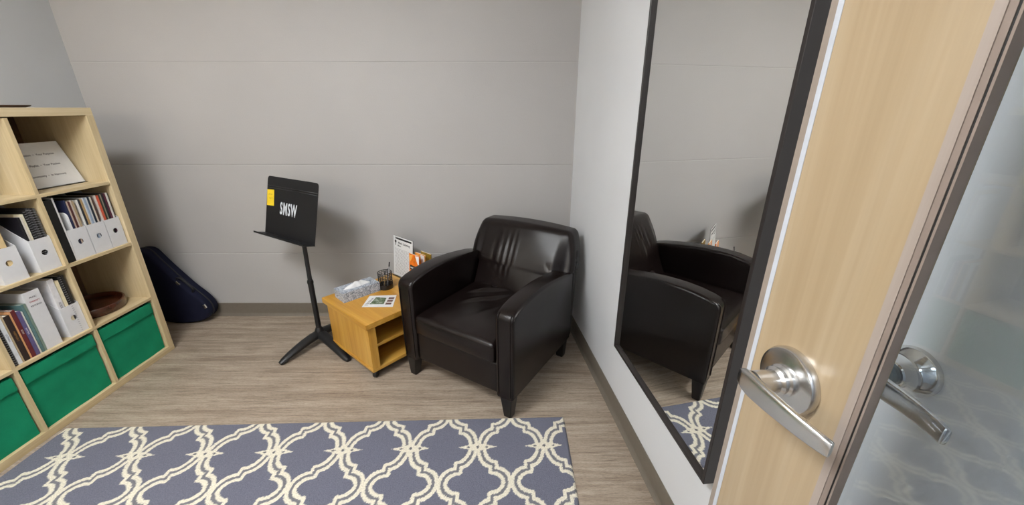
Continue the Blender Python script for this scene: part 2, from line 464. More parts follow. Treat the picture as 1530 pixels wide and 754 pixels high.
# ---- magazine files, with a real hole in the low front
def magazine_file(loc, w, label, group, h=0.155, back=0.30, d=0.25):
    f = thing('magazine_file', label, 'magazine file', loc, 0, group)
    bm = bmesh.new(); th = 0.0025
    # front panel (plane x=0) between a rectangle and a round hole
    hr, hz, n = 0.0135, h * 0.56, 32
    inner, outer = [], []
    for i in range(n):
        a = 2 * math.pi * (i + 0.5) / n; cx, cz = math.cos(a), math.sin(a)
        inner.append((hr * cx, hz + hr * cz))
        k = min((w / 2) / abs(cx) if abs(cx) > 1e-6 else 9, ((h - hz) if cz > 0 else hz) / abs(cz) if abs(cz) > 1e-6 else 9)
        outer.append((k * cx, hz + k * cz))
    # snap nearest outer samples to the four corners
    for cor in ((-w / 2, 0), (w / 2, 0), (w / 2, h), (-w / 2, h)):
        j = min(range(n), key=lambda q: (outer[q][0] - cor[0]) ** 2 + (outer[q][1] - cor[1]) ** 2); outer[j] = cor
    VI = [[bm.verts.new((x, y, z)) for y, z in inner] for x in (0, -th)]
    VO = [[bm.verts.new((x, y, z)) for y, z in outer] for x in (0, -th)]
    for i in range(n):
        j = (i + 1) % n
        bm.faces.new([VI[0][i], VI[0][j], VO[0][j], VO[0][i]]); bm.faces.new([VI[1][j], VI[1][i], VO[1][i], VO[1][j]])
        bm.faces.new([VI[0][j], VI[0][i], VI[1][i], VI[1][j]]); bm.faces.new([VO[0][i], VO[0][j], VO[1][j], VO[1][i]])
    obj('front_panel', bm, M_white_card, f)
    bm = bmesh.new()
    side = [(-th, 0), (-d, 0), (-d, back), (-d * 0.62, back)] + [(-d * 0.62 + (d * 0.62 - th) * s, back + (h - back) * (s ** 0.8)) for s in (0.15, 0.35, 0.6, 0.8)] + [(-th, h)]
    for y in (-w / 2, w / 2 - th): prism(bm, side, 1, y, y + th)
    bx(bm, -d, -d + th, -w / 2 + th, w / 2 - th, 0, back); bx(bm, -d + th, -th, -w / 2 + th, w / 2 - th, 0, th)
    obj('body', bm, M_white_card, f)
    return f
GF = 'white magazine files on the bookshelf'
ZR2, ZR3, ZR1 = cellZ(2)[0], cellZ(3)[0], cellZ(1)[0]
FILES2 = [(1.853, 1.943, 'white magazine file right beside the black binder, leftmost of its three'), (1.948, 2.038, 'white magazine file in the middle of the three side by side'),
          (2.042, 2.126, 'white magazine file rightmost of three, against the shelf end')]
for y0, y1, lab in FILES2: magazine_file((FX, (y0 + y1) / 2, ZR2), y1 - y0, lab, GF)
magazine_file((FX, 1.733, ZR2), 0.088, 'white magazine file holding black spiral booklets, against the divider', GF)
magazine_file((FX, 1.594, ZR2), 0.092, 'white magazine file at the left edge of the photo, second row', GF)
magazine_file((FX, 1.733, ZR3), 0.088, 'white magazine file beside the big white ring binder', GF)

# ---- books, booklets, magazines
def mat_for(col):
    return plain('cover %d %d %d' % col, srgb(*col), 0.5, var=0.12, scale=30)
M_pages = plain('page edges', srgb(225, 218, 202), 0.7, var=0.06, scale=200)
def leaf_bm(th, h, d):
    """cover wrapped round a page block; open (page) side at the back, spine at x=0"""
    bm = bmesh.new(); c = min(0.0015, th * 0.22)
    bx(bm, -d, 0, -th / 2, -th / 2 + c, 0, h); bx(bm, -d, 0, th / 2 - c, th / 2, 0, h)
    bx(bm, -c, 0, -th / 2 + c, th / 2 - c, 0, h)
    bx(bm, -d + 0.003, -c, -th / 2 + c, th / 2 - c, 0.002, h - 0.002, mi=1)
    return bm
def book(name, cat, y, th, h, d, col, label, z, x=FX, lean=0.0, group=None, spine=None):
    o = obj(name, leaf_bm(th, h, d), [mat_for(col), M_pages], None, loc=(x, y, z), rot=(lean, 0, 0))
    tag(o, label, cat, group)
    if spine:
        text_obj('lettering', spine[0], th * spine[2], mat_for(spine[1]), o, (0.0006, 0, h * 0.55), (R(90), R(90), R(90)), 0.9, 0, 0.0002)
    return o
def spiral(o, th, h):
    bm = bmesh.new(); n = int(h / 0.011)
    for i in range(n):
        z = 0.008 + i * (h - 0.016) / max(1, n - 1)
        tube(bm, [(0.001 + 0.0042 * math.cos(a), 0.0042 * math.sin(a) * max(1, th / 0.014), z) for a in np.linspace(0, 2 * math.pi, 9)[:-1]], 0.0011, 5, close=True)
    obj('spiral_binding', bm, plain('grey wire', srgb(150, 150, 155), 0.3, 0.8), o)

# second row, far cube: black binder, white folder, magazines
b = thing('ring_binder', 'tall black ring binder against the divider, second row, far cube', 'binder', (FX, 1.824, ZR2), 0)
obj('spine', one(-0.003, 0, -0.020, 0.020, 0, 0.315), M_black_plastic, b)
bm = bmesh.new(); bx(bm, -0.27, -0.003, -0.020, -0.017, 0, 0.315); bx(bm, -0.27, -0.003, 0.017, 0.020, 0, 0.315); obj('cover', bm, M_black_plastic, b)
obj('pages', one(-0.255, -0.012, -0.0165, 0.0165, 0.004, 0.300), M_pages, b)
book('folder', 'folder', 1.8482, 0.007, 0.322, 0.27, (214, 212, 212), 'thin white folder standing between the black binder and the files', ZR2)
zf = ZR2 + 0.0035; xf = FX - 0.004
book('booklet', 'booklet', 1.897, 0.008, 0.295, 0.21, (34, 40, 72), 'navy booklet standing behind the white rounded notepad', zf, xf)
bm = bmesh.new()
w_, h_ = 0.20, 0.235
pts = [(-w_, 0), (0, 0)] + [(-0.02 + 0.02 * math.cos(a), h_ - 0.02 + 0.02 * math.sin(a)) for a in np.linspace(0, math.pi / 2, 6)] + [(-w_, h_)]
prism(bm, pts, 1, -0.003, 0.003)
o = obj('notepad', bm, M_paper, None, loc=(xf, 1.886, zf)); tag(o, 'white rounded notepad standing in front of the navy booklet', 'notepad')
MG = 'magazines standing in the white files'
mags = [  # y, thickness, height, colour, label
 (1.907, .007, .288, (196, 176, 160), 'beige magazine right behind the navy booklet'),
 (1.916, .008, .285, (84, 44, 44), 'maroon magazine in the leftmost of the three files'),
 (1.926, .008, .288, (214, 205, 196), 'off-white magazine beside the maroon one'),
 (1.9345, .006, .284, (170, 150, 120), 'tan magazine last in the leftmost of the three files'),
 (1.956, .007, .284, (226, 224, 220), 'white magazine first in the middle file'),
 (1.965, .008, .286, (40, 44, 52), 'black and grey magazine, second in the middle file'),
 (1.9745, .008, .284, (176, 146, 104), 'ochre magazine beside the black and grey one'),
 (1.984, .008, .288, (220, 222, 226), 'bright white magazine in the centre of the middle file'),
 (1.993, .007, .286, (150, 166, 186), 'pale blue magazine in the middle file'),
 (2.002, .008, .287, (206, 210, 214), 'light grey magazine beside the pale blue one'),
 (2.011, .007, .289, (24, 36, 52), 'dark teal magazine in the middle file'),
 (2.020, .007, .286, (206, 196, 182), 'cream magazine beside the dark teal one'),
 (2.029, .007, .288, (88, 60, 52), 'brown magazine last in the middle file'),
 (2.050, .008, .288, (218, 206, 196), 'pinkish white magazine first in the rightmost file'),
 (2.0595, .008, .286, (190, 84, 58), 'red-orange magazine in the rightmost file'),
 (2.069, .007, .290, (44, 52, 44), 'dark green magazine beside the red-orange one'),
 (2.078, .007, .288, (150, 148, 132), 'grey-green magazine in the rightmost file'),
 (2.089, .012, .290, (28, 24, 34), 'thick black magazine in the rightmost file'),
 (2.1005, .007, .289, (92, 40, 58), 'plum magazine beside the thick black one'),
 (2.110, .008, .290, (214, 210, 206), 'white magazine nearest the shelf end'),
 (2.1185, .005, .288, (46, 44, 48), 'thin black magazine against the right file wall')]
for y, th, h, c, lab in mags:
    book('magazine', 'magazine', y, th, h, 0.20, c, lab, zf, xf - random.uniform(0, 0.006), 0, MG)
# second cube of the second row: spiral booklets
G2 = 'booklets standing in the files of the second cube'
sp = [(1.697, .010, .262, (18, 16, 24), 'black booklet with its broad face showing, second cube', 0),
      (1.707, .006, .262, (214, 206, 196), 'white booklet behind the black broad-faced one', 0),
      (1.7155, .008, .272, (222, 214, 190), 'cream booklet next to the black spiral one', 0),
      (1.727, .010, .288, (22, 22, 24), 'thick black booklet with a bold white spiral binding', 1),
      (1.739, .009, .292, (40, 40, 44), 'black spiral booklet, second from the bold spiral one', 1),
      (1.750, .008, .290, (70, 70, 74), 'charcoal spiral booklet with a grey wire', 1),
      (1.7595, .007, .290, (30, 30, 32), 'slim black spiral booklet near the divider', 1),
      (1.768, .006, .288, (92, 92, 92), 'slim grey spiral booklet touching the divider side', 1)]
for y, th, h, c, lab, s in sp:
    o = book('booklet', 'booklet', y, th, h, 0.21, c, lab, zf, xf - 0.004, 0, G2)
    if s: spiral(o, th, h)
book('booklet', 'booklet', 1.562, .012, .26, 0.21, (228, 226, 222), 'white booklet in the file at the left photo edge', zf, xf, 0, G2)
book('booklet', 'booklet', 1.577, .010, .262, 0.21, (206, 204, 204), 'pale grey booklet in the file at the left photo edge', zf, xf, 0, G2)
book('book', 'book', 1.602, .022, .285, 0.21, (212, 186, 138), 'thick tan book in the file at the left photo edge', zf, xf, 0, G2)

# third row, second cube
zt = ZR3 + 0.0035
book('book', 'book', 1.706, .026, .305, 0.21, (220, 218, 220), 'thick white book in the file beside the ring binder', zt, xf, 0, None, ('GUIDE', (120, 120, 126), 0.5))
book('book', 'book', 1.730, .014, .288, 0.21, (226, 214, 182), 'cream book between the thick white one and black spiral one', zt, xf)
o = book('booklet', 'booklet', 1.746, .014, .306, 0.21, (26, 26, 28), 'black booklet with pale spiral in the file beside the binder', zt, xf); spiral(o, .014, .306)
book('book', 'book', 1.761, .011, .304, 0.21, (34, 32, 34), 'plain black book against the divider, third row', zt, xf)
b = thing('ring_binder', 'wide white ring binder standing beside the row of books', 'binder', (FX, 1.617, ZR3), R(0))
obj('spine', one(-0.003, 0, -0.033, 0.033, 0, 0.292, 0.0008, 1), M_white_card, b)
bm = bmesh.new(); bx(bm, -0.275, -0.003, -0.033, -0.030, 0, 0.292); bx(bm, -0.275, -0.003, 0.030, 0.033, 0, 0.292); obj('cover', bm, M_white_card, b)
obj('pages', one(-0.25, -0.02, -0.022, 0.022, 0.006, 0.282), M_pages, b)
for i, (s, c) in enumerate((('MUSIC', (70, 70, 76)), ('THERAPY', (170, 90, 96)), ('RECORDS', (80, 80, 88)))):
    text_obj('lettering', s, 0.0105, mat_for(c), b, (0.0004, 0, 0.262 - i * 0.020), FACE_PX, 0.95, 0, 0.0002)
obj('finger_hole', (lambda bm: (tube(bm, [(-0.045 + 0.011 * math.cos(a), -0.0335, 0.225 + 0.011 * math.sin(a)) for a in np.linspace(0, 2 * math.pi, 21)[:-1]], 0.0022, 6, close=True), bm)[1])(bmesh.new()), M_black, b)
GB = 'books standing left of the white binder'
bk = [(1.4575, .014, .232, (34, 34, 38), 'black spiral notebook first in the row left of the binder', 1, None),
      (1.4745, .015, .240, (222, 224, 228), 'white paperback beside the black spiral notebook', 0, ('LISTENING', (130, 134, 150), .6)),
      (1.4865, .006, .236, (178, 158, 128), 'thin tan paperback beside the white one', 0, None),
      (1.5015, .021, .226, (46, 34, 32), 'thick dark brown book with gold spine lettering', 0, ('HARMONY', (150, 110, 60), .55)),
      (1.5165, .006, .236, (206, 150, 104), 'thin orange-tan book beside the dark brown one', 0, None),
      (1.5285, .015, .238, (98, 34, 40), 'dark red book with a pale patch on its spine', 0, ('SONG', (220, 210, 200), .6)),
      (1.545, .015, .226, (92, 84, 128), 'purple book with pale spine lettering', 0, ('RHYTHM', (215, 210, 225), .6)),
      (1.5565, .005, .218, (206, 202, 196), 'thin white book between purple and teal ones', 0, None),
      (1.5665, .010, .246, (88, 120, 122), 'teal book leaning on the wide white binder', 0, None),
      (1.5775, .008, .246, (120, 138, 128), 'grey-green book touching the wide white binder', 0, None)]
for y, th, h, c, lab, s, spn in bk:
    o = book('book', 'book', y, th, h, 0.17, c, lab, ZR3, FX, 0, GB, spn)
    if s: spiral(o, th, h)

# ---- sign leaning in the top far cube
sg = thing('tabletop_sign', 'white printed sign leaning in the top cube nearest the back wall', 'sign', (-2.318, 1.982, ZR1), 0)
tilt = math.atan2(0.075, 0.21)
p = obj('sheet', one(-0.0015, 0.0015, -0.14, 0.14, 0.004, 0.226), M_paper, sg, rot=(0, -tilt, 0))
for i, s in enumerate(('Your Passion  •  Your Purpose', 'Your Playlist  •  Your Passion', 'Community  •  In Harmony')):
    text_obj('lettering', s, 0.0145, M_ink, p, (0.0018, 0, 0.166 - i * 0.053), FACE_PX, 1.0, 0.0001, 0.0002)
bm = bmesh.new(); bx(bm, -0.03, 0.012, -0.14, 0.14, 0, 0.0035); obj('holder_foot', bm, M_acrylic, sg)

# ---- round wooden drum / tray in the third row
tr = thing('wooden_tray', 'round red-brown lacquered wooden tray in the third cube down', 'tray', (-2.388, 1.965, ZR3), 0)
bm = bmesh.new(); lathe(bm, [(0, 0), (0.140, 0), (0.146, 0.003), (0.150, 0.012), (0.150, 0.046), (0.147, 0.050), (0.140, 0.050), (0.138, 0.046), (0.138, 0.026)], 64)
obj('rim', bm, M_wood_dark, tr, smooth=True, sharp=35)
bm = bmesh.new(); lathe(bm, [(0, 0.030), (0.08, 0.0285), (0.138, 0.0255), (0.138, 0.018), (0, 0.018)], 64); obj('dished_base', bm, M_wood_dark, tr, smooth=True, sharp=35)

# ---- two shallow things lying on top of the bookshelf
def dish(name, loc, a, b, rz, m, lab, cat, h=0.011):
    bm = bmesh.new(); lathe(bm, [(0, 0), (0.7, 0), (0.92, 0.45), (1.0, 0.9), (0.98, 1.0), (0.93, 0.9), (0.8, 0.45), (0, 0.3)], 40)
    bmesh.ops.transform(bm, matrix=Matrix.Diagonal((a, b, h, 1)), verts=bm.verts[:])
    tag(obj(name, bm, m, None, smooth=True, loc=loc, rot=(0, 0, rz), sharp=40), lab, cat)
dish('wooden_dish', (-2.30, 1.905, 1.4702), 0.05, 0.080, 0.0, M_umber, 'dark brown shallow dish on top of the bookshelf, right one', 'dish')
dish('wooden_dish', (-2.30, 1.735, 1.4702), 0.05, 0.078, 0.0, M_umber, 'dark brown shallow dish on the bookshelf, cut by the left photo edge', 'dish')

# ------------------------------------------------------------------ violin case leaning in the corner
vc = thing('violin_case', 'navy violin case leaning in the corner behind the bookshelf', 'violin case', (-2.36, 2.53, 0))
raw = [(-2.30, .033), (-2.195, .057), (-2.148, .098), (-2.136, .154), (-2.165, .218), (-2.251, .309), (-2.292, .363), (-2.346, .434), (-2.411, .529), (-2.442, .578), (-2.484, .592),
       (-2.53, .585), (-2.555, .55), (-2.565, .48), (-2.565, .36), (-2.56, .25), (-2.55, .12), (-2.51, .055), (-2.42, .033)]
kk = 2.475 / 2.44
ol = [(x * kk + 2.36, max(0.0, 1.47 - (1.47 - z) * kk * 1.003 + 0.006)) for x, z in raw]
def chaikin(p, it):
    for _ in range(it):
        q = []
        for i in range(len(p)):
            a, b_ = p[i], p[(i + 1) % len(p)]
            q += [(a[0] * .75 + b_[0] * .25, a[1] * .75 + b_[1] * .25), (a[0] * .25 + b_[0] * .75, a[1] * .25 + b_[1] * .75)]
        p = q
    return p
ol = chaikin(ol, 2)
zmin = min(z for x, z in ol); ol = [(x, z - zmin) for x, z in ol]
bm = bmesh.new(); prism(bm, ol, 1, -0.058, 0.052, 0.022, 4); obj('shell', bm, M_navy, vc, smooth=True, sharp=50)
bm = bmesh.new(); tube(bm, [(x * 1.004, -0.010, z * 1.0 + 0.0015) for x, z in ol], 0.0045, 6, close=True); obj('piping', bm, M_navy_trim, vc, smooth=True)
def on_edge(px, pz):  # point on the outline nearest to (px,pz)
    return min(ol, key=lambda q: (q[0] - px) ** 2 + (q[1] - pz) ** 2)
# carrying handle and latches on the right-hand slope
def slope(tx):
    i = min(range(len(ol)), key=lambda q: abs(ol[q][1] - tx) if ol[q][0] > -0.1 else 9)
    return Vector((ol[i][0], 0, ol[i][1])), (Vector((ol[(i + 3) % len(ol)][0], 0, ol[(i + 3) % len(ol)][1])) - Vector((ol[i - 3][0], 0, ol[i - 3][1]))).normalized()
c0, td = slope(0.30); nd = Vector((td.z, 0, -td.x)); nd = nd if nd.x > 0 else -nd
bm = bmesh.new(); tube(bm, [c0 + td * s + nd * o_ + Vector((0, -0.040, 0)) for s, o_ in ((-.065, -.002), (-.060, .014), (-.045, .022), (0, .025), (.045, .022), (.060, .014), (.065, -.002))], 0.008, 10); obj('handle', bm, M_navy_trim, vc, smooth=True)
for zz in (0.335, 0.145):
    c1, t1 = slope(zz); n1 = Vector((t1.z, 0, -t1.x)); n1 = n1 if n1.x > 0 else -n1
    bm = bmesh.new(); box(bm, c1 - n1 * 0.012 + Vector((0, -0.056, 0)), (0.032, 0.010, 0.018), Matrix.Rotation(math.atan2(t1.x, t1.z) + R(90), 3, 'Y'), 0.003)
    obj('latch', bm, M_polish, vc)
# ------------------------------------------------------------------ music stand
HX, HY = -1.274, 2.240
ms = thing('music_stand', 'black music stand with stencilled letters, standing left of the side table', 'music stand', (HX, HY, 0))
bm = bmesh.new()
legs = [Vector((-1.407, 1.985, 0)), Vector((-1.005, 2.020, 0)), Vector((-1.205, 2.455, 0))]
def leg_bm(p):
    bm = bmesh.new(); d = Vector((p.x - HX, p.y - HY, 0)); L = d.length; d.normalize()
    path = [(d * (L * s)) + Vector((0, 0, z)) for s, z in ((0.02, .068), (.2, .066), (.4, .058), (.6, .046), (.8, .031), (.93, .019), (1.0, .014))]
    tube(bm, path, [.030, .030, .028, .026, .023, .0195, .013], 14, flat=(1.15, 0.85)); return bm
for p in legs: obj('leg', leg_bm(p), M_black, ms, smooth=True, sharp=60)
bm = bmesh.new(); lathe(bm, [(0, .045), (.028, .045), (.030, .06), (.030, .088), (.024, .105), (.0185, .115), (0, .115)], 24); obj('hub', bm, M_black, ms, smooth=True, sharp=40)
bm = bmesh.new(); tube(bm, [(0, 0, .10), (0.001, 0.004, .44)], .0165, 18); obj('outer_tube', bm, M_black, ms, smooth=True, sharp=50)
bm = bmesh.new(); lathe(bm, [(0, 0), (.0185, 0), (.019, .012), (.016, .022), (0, .022)], 18); obj('collar', bm, M_black_plastic, ms, smooth=True, sharp=40, loc=(0.001, .004, .43))
dk_bc = Vector((-1.338 - HX, 2.22 - HY, 0.736)); 
wv = Vector((.852, -.523, 0)).normalized(); fv = Vector((-wv.y * -1, 0, 0))
fv = Vector((-.523, -.852, 0)).normalized()         # towards the reader
sl = math.atan2(.09, .342)
upv = (-fv * math.sin(sl) + Vector((0, 0, 1)) * math.cos(sl)).normalized(); nv = wv.cross(upv).normalized()   # nv points to the reader
if nv.dot(fv) < 0: nv = -nv
Md = Matrix((wv, -nv, upv)).transposed()            # local x right, y away from reader, z up
desk_c = dk_bc + upv * 0.18
q_att = desk_c - nv * 0.045
bm = bmesh.new(); tube(bm, [(0.001, 0.004, .44), q_att - Vector((0, 0, .06)), q_att - Vector((0, 0, .02))], .0130, 16); obj('inner_tube', bm, M_black, ms, smooth=True, sharp=50)
def place(o, c=dk_bc):
    o.matrix_local = Matrix.Translation(c) @ Md.to_4x4(); return o
HW, HH = 0.258, 0.352
bm = bmesh.new(); rc = 0.022
pts = [(-HW, 0), (HW, 0)] + [(HW - rc + rc * math.cos(a), HH - rc + rc * math.sin(a)) for a in np.linspace(0, math.pi / 2, 6)] + [(-HW + rc + rc * math.cos(a), HH - rc + rc * math.sin(a)) for a in np.linspace(math.pi / 2, math.pi, 6)]
prism(bm, pts, 1, 0.0, 0.0025)
desk = place(obj('desk', bm, M_black, ms))
bm = bmesh.new()
for z in (HH - .058, HH - .070): tube(bm, [(-HW + .004, -.0008, z), (HW - .004, -.0008, z)], .0024, 8)
obj('stiffening_rib', bm, M_black, desk, smooth=True)
bm = bmesh.new(); bx(bm, -HW - .004, HW + .004, -0.066, 0.0025, -0.003, 0.0); bx(bm, -HW - .004, HW + .004, -0.067, -0.065, -0.003, 0.007)
place(obj('lip', bm, M_black, ms))
bm = bmesh.new(); bx(bm, -.03, .03, .0025, .018, .12, .24); tube(bm, [(-.035, .030, .18), (.035, .030, .18)], .016, 14)
place(obj('tilt_bracket', bm, M_black, ms))
M_stencil = plain('white stencil paint', srgb(205, 210, 215), 0.6, var=0.15, scale=90)
text_obj('lettering', 'SMSW', 0.100, M_stencil, desk, (-.020, -0.0006, .165), FACE_NY, 0.56, 0.0028, 0.0002, space=1.22)
sn = obj('sticky_note', (lambda bm: (bx(bm, -.038, .038, -.0009, 0, 0, .098), bm)[1])(bmesh.new()), M_yellow, None)
sn.matrix_world = Matrix.Translation(Vector((HX, HY, 0)) + dk_bc) @ Md.to_4x4() @ Matrix.Translation((-.212, -.0006, .172)) @ Matrix.Rotation(R(-3), 4, 'Y')
tag(sn, 'yellow sticky note on the upper left of the music stand desk', 'sticky note')
for i, s in enumerate(('pick up', 'Tues 4')):
    text_obj('handwriting', s, 0.014, plain('ochre ink', srgb(150, 120, 40), 0.6), sn, (0, -.0011, .070 - i * .024), FACE_NY, 1.0, 0, 0.0001)

# ------------------------------------------------------------------ side table
TA = R(49.4)
TC = Vector((-0.8135, 2.172, 0)); TH = 0.378
st = thing('side_table', 'golden oak side table on casters between music stand and armchair', 'side table', TC, TA)
obj('table_top', one(-.25, .25, -.254, .254, TH - .034, TH, .003, 2), M_oak[1], st)
b0 = .058
for x in (-.232, .208): obj('side_panel', one(x, x + .024, -.236, .236, b0 + .02, TH - .034, .001, 1), M_oak[2], st)
obj('bottom_panel', one(-.236, .236, -.240, .236, b0, b0 + .02, .001, 1), M_oak[0], st)
obj('back_panel', one(-.208, .208, .218, .234, b0 + .02, TH - .034), M_oak[2], st)
obj('middle_shelf', one(-.208, .208, -.222, .218, .198, .216, .001, 1), M_oak[0], st)
obj('face_stile', one(-.236, -.190, -.242, -.2365, b0 + .02, TH - .034), M_oak[2], st)
obj('plinth', one(-.205, .205, -.205, .205, b0 - .014, b0), M_black_wood, st)
for sx in (-1, 1):
    for sy in (-1, 1):
        c = (sx * .205, sy * .205, 0)
        bm = bmesh.new(); lathe(bm, [(0, -.013), (.017, -.013), (.021, -.009), (.021, .009), (.017, .013), (0, .013)], 20, M=Matrix.Translation((0, 0, .021)) @ Matrix.Rotation(R(90), 4, 'Y'))
        w = obj('caster', bm, M_black_plastic, st, smooth=True, sharp=40, loc=c, rot=(0, 0, R(35 * sx + 20 * sy)))
        bm = bmesh.new(); bx(bm, -.017, .017, -.014, .016, .036, b0 - .013, bev=.003); obj('caster_fork', bm, M_black_plastic, w)
def on_table(x, y, z=0): return Vector((x, y, TH + z))

# tissue box
def tissue_mat():
    k = NT('blue floral print'); v = k.coord()
    vo = k.node('ShaderNodeTexVoronoi', feature='DISTANCE_TO_EDGE'); vo.inputs['Scale'].default_value = 55; k.link(v, vo.inputs['Vector'])
    f = k.noise(v, 60, 4, 0.7, 2.0)
    c = k.ramp(f, [(0.40, srgb(120, 128, 142)), (0.5, srgb(186, 192, 200)), (0.62, srgb(222, 226, 232))])
    c2 = k.ramp(vo.outputs['Distance'], [(0.0, srgb(110, 118, 134)), (0.12, srgb(230, 234, 240))])
    k.base(k.mix(0.6, c, c2, 'MULTIPLY')); k.set(0.45); return k.m
tb = thing('tissue_box', 'pale blue patterned tissue box on the left of the side table', 'tissue box', on_table(-0.962, 2.200), R(46.5))
L_, W_, H_ = .118, .060, .060
bm = bmesh.new()
ov = [(L_ * .78 * math.cos(a), W_ * .42 * math.sin(a)) for a in np.linspace(0, 2 * math.pi, 33)[:-1]]
n = len(ov); top_o = []
for a in np.linspace(0, 2 * math.pi, 33)[:-1]:
    ca, sa = math.cos(a), math.sin(a); k_ = min(L_ / abs(ca) if abs(ca) > 1e-6 else 9, W_ / abs(sa) if abs(sa) > 1e-6 else 9); top_o.append((k_ * ca, k_ * sa))
for cor in ((L_, W_), (-L_, W_), (-L_, -W_), (L_, -W_)):
    j = min(range(n), key=lambda q: (top_o[q][0] - cor[0]) ** 2 + (top_o[q][1] - cor[1]) ** 2); top_o[j] = cor
I0 = [bm.verts.new((x, y, H_)) for x, y in ov]; O0 = [bm.verts.new((x, y, H_)) for x, y in top_o]; I1 = [bm.verts.new((x, y, H_ - .012)) for x, y in ov]; O1 = [bm.verts.new((x, y, 0)) for x, y in top_o]
for i in range(n):
    j = (i + 1) % n
    bm.faces.new([I0[i], I0[j], O0[j], O0[i]]); bm.faces.new([O0[i], O0[j], O1[j], O1[i]]); bm.faces.new([I0[j], I0[i], I1[i], I1[j]])
bm.faces.new(O1[::-1]); bm.faces.new(I1)
obj('carton', bm, tissue_mat(), tb)
bm = bmesh.new(); g = []
for i in range(22):
    row = []
    for j in range(12):
        u, v = i / 21 * 2 - 1, j / 11 * 2 - 1
        z = H_ - .010 + .034 * max(0, 1 - (u * .95) ** 2) * max(0, 1 - abs(v) ** 1.5) + .010 * noise.noise(Vector((u * 3, v * 3, 2.0))) * (1 - u * u)
        row.append(bm.verts.new((u * L_ * .72 + .008 * noise.noise(Vector((v * 3, u * 2, 5))), v * W_ * .36 + .010 * noise.noise(Vector((u * 4, v, 9))) * (1 - u * u), z)))
    g.append(row)
for i in range(21):
    for j in range(11): bm.faces.new([g[i][j], g[i + 1][j], g[i + 1][j + 1], g[i][j + 1]])
rr = bmesh.ops.extrude_face_region(bm, geom=bm.faces[:]); bmesh.ops.translate(bm, verts=[v for v in rr['geom'] if isinstance(v, bmesh.types.BMVert)], vec=(0, 0, .0012))
obj('tissue', bm, M_paper, tb, smooth=True)

# wire pencil cup and pens
pc = thing('pencil_cup', 'black wire pencil cup behind the tissue box', 'pencil cup', on_table(-.814, 2.290), 0)
bm = bmesh.new(); rp, hp = .043, .108
for z in np.linspace(.03, hp, 8): tube(bm, [(rp * math.cos(a), rp * math.sin(a), z) for a in np.linspace(0, 2 * math.pi, 33)[:-1]], .0017 if z < hp else .0026, 6, close=True)
for a in np.linspace(0, 2 * math.pi, 17)[:-1]: tube(bm, [(rp * math.cos(a), rp * math.sin(a), .02), (rp * math.cos(a), rp * math.sin(a), hp)], .0014, 5)
obj('wire_mesh', bm, M_black, pc, smooth=True)
bm = bmesh.new(); lathe(bm, [(0, 0), (rp + .001, 0), (rp + .0015, .002), (rp + .0015, .032), (rp - .0005, .032), (rp - .0005, .003), (0, .003)], 33); obj('solid_base', bm, M_black, pc, smooth=True, sharp=40)
def pen(x, y, tx, ty, L, col, lab):
    o = thing('pen', lab, 'pen', on_table(-.814 + x, 2.290 + y, .0035), 0, 'pens standing in the wire cup', rot=(tx, ty, 0))
    bm = bmesh.new(); lathe(bm, [(0, 0), (.001, 0), (.0036, .012), (.0036, L - .03), (0, L - .03)], 12); obj('barrel', bm, mat_for(col), o, smooth=True, sharp=40)
    bm = bmesh.new(); lathe(bm, [(0, L - .03), (.0042, L - .03), (.0042, L - .002), (.003, L), (0, L)], 12); obj('cap', bm, mat_for((40, 40, 44)), o, smooth=True, sharp=40)
pen(-.012, .004, R(6), R(10), .122, (190, 160, 110), 'short tan pen leaning left in the wire cup')
pen(.010, -.006, R(-4), R(9), .175, (150, 152, 156), 'grey pen standing tallest in the wire cup')
pen(.002, .014, R(-9), R(6), .118, (90, 80, 70), 'dark pen leaning back in the wire cup')

# flyer
def flyer_mat():
    k = NT('printed flyer'); v = k.coord()
    sp_ = k.node('ShaderNodeSeparateXYZ'); k.link(v, sp_.inputs[0])
    c = k.ramp(k.noise(v, 45, 5, 0.7, 1.0), [(0.35, srgb(48, 66, 46)), (0.5, srgb(104, 122, 90)), (0.66, srgb(200, 202, 196))])
    k.base(c); k.set(0.35); return k.m
fl = thing('flyer', 'white printed flyer lying at the front of the side table', 'flyer', on_table(-.792, 2.100, .0003), R(2))
bm = bmesh.new(); pts = [(-.088, -.072), (.092, -.076), (.078, .078), (-.086, .072)]; prism(bm, pts, 2, 0, .0008); obj('sheet', bm, M_paper, fl)
obj('picture', (lambda bm: (prism(bm, [(-.055, -.040), (.030, -.040), (.026, .040), (-.040, .052)], 2, .0009, .0012), bm)[1])(bmesh.new()), flyer_mat(), fl)
bm = bmesh.new()
for i in range(3): bx(bm, .040, .074, -.046 + i * .034, -.022 + i * .034, .0009, .0012)
obj('photo_block', bm, plain('dark red print', srgb(104, 74, 70), 0.4, var=.5, scale=60), fl)
bm = bmesh.new()
for i in range(7): bx(bm, -.080 + .003 * i, -.058 + .001 * i, -.050 + i * .014, -.045 + i * .014, .0009, .0011)
obj('print_lines', bm, M_ink, fl)

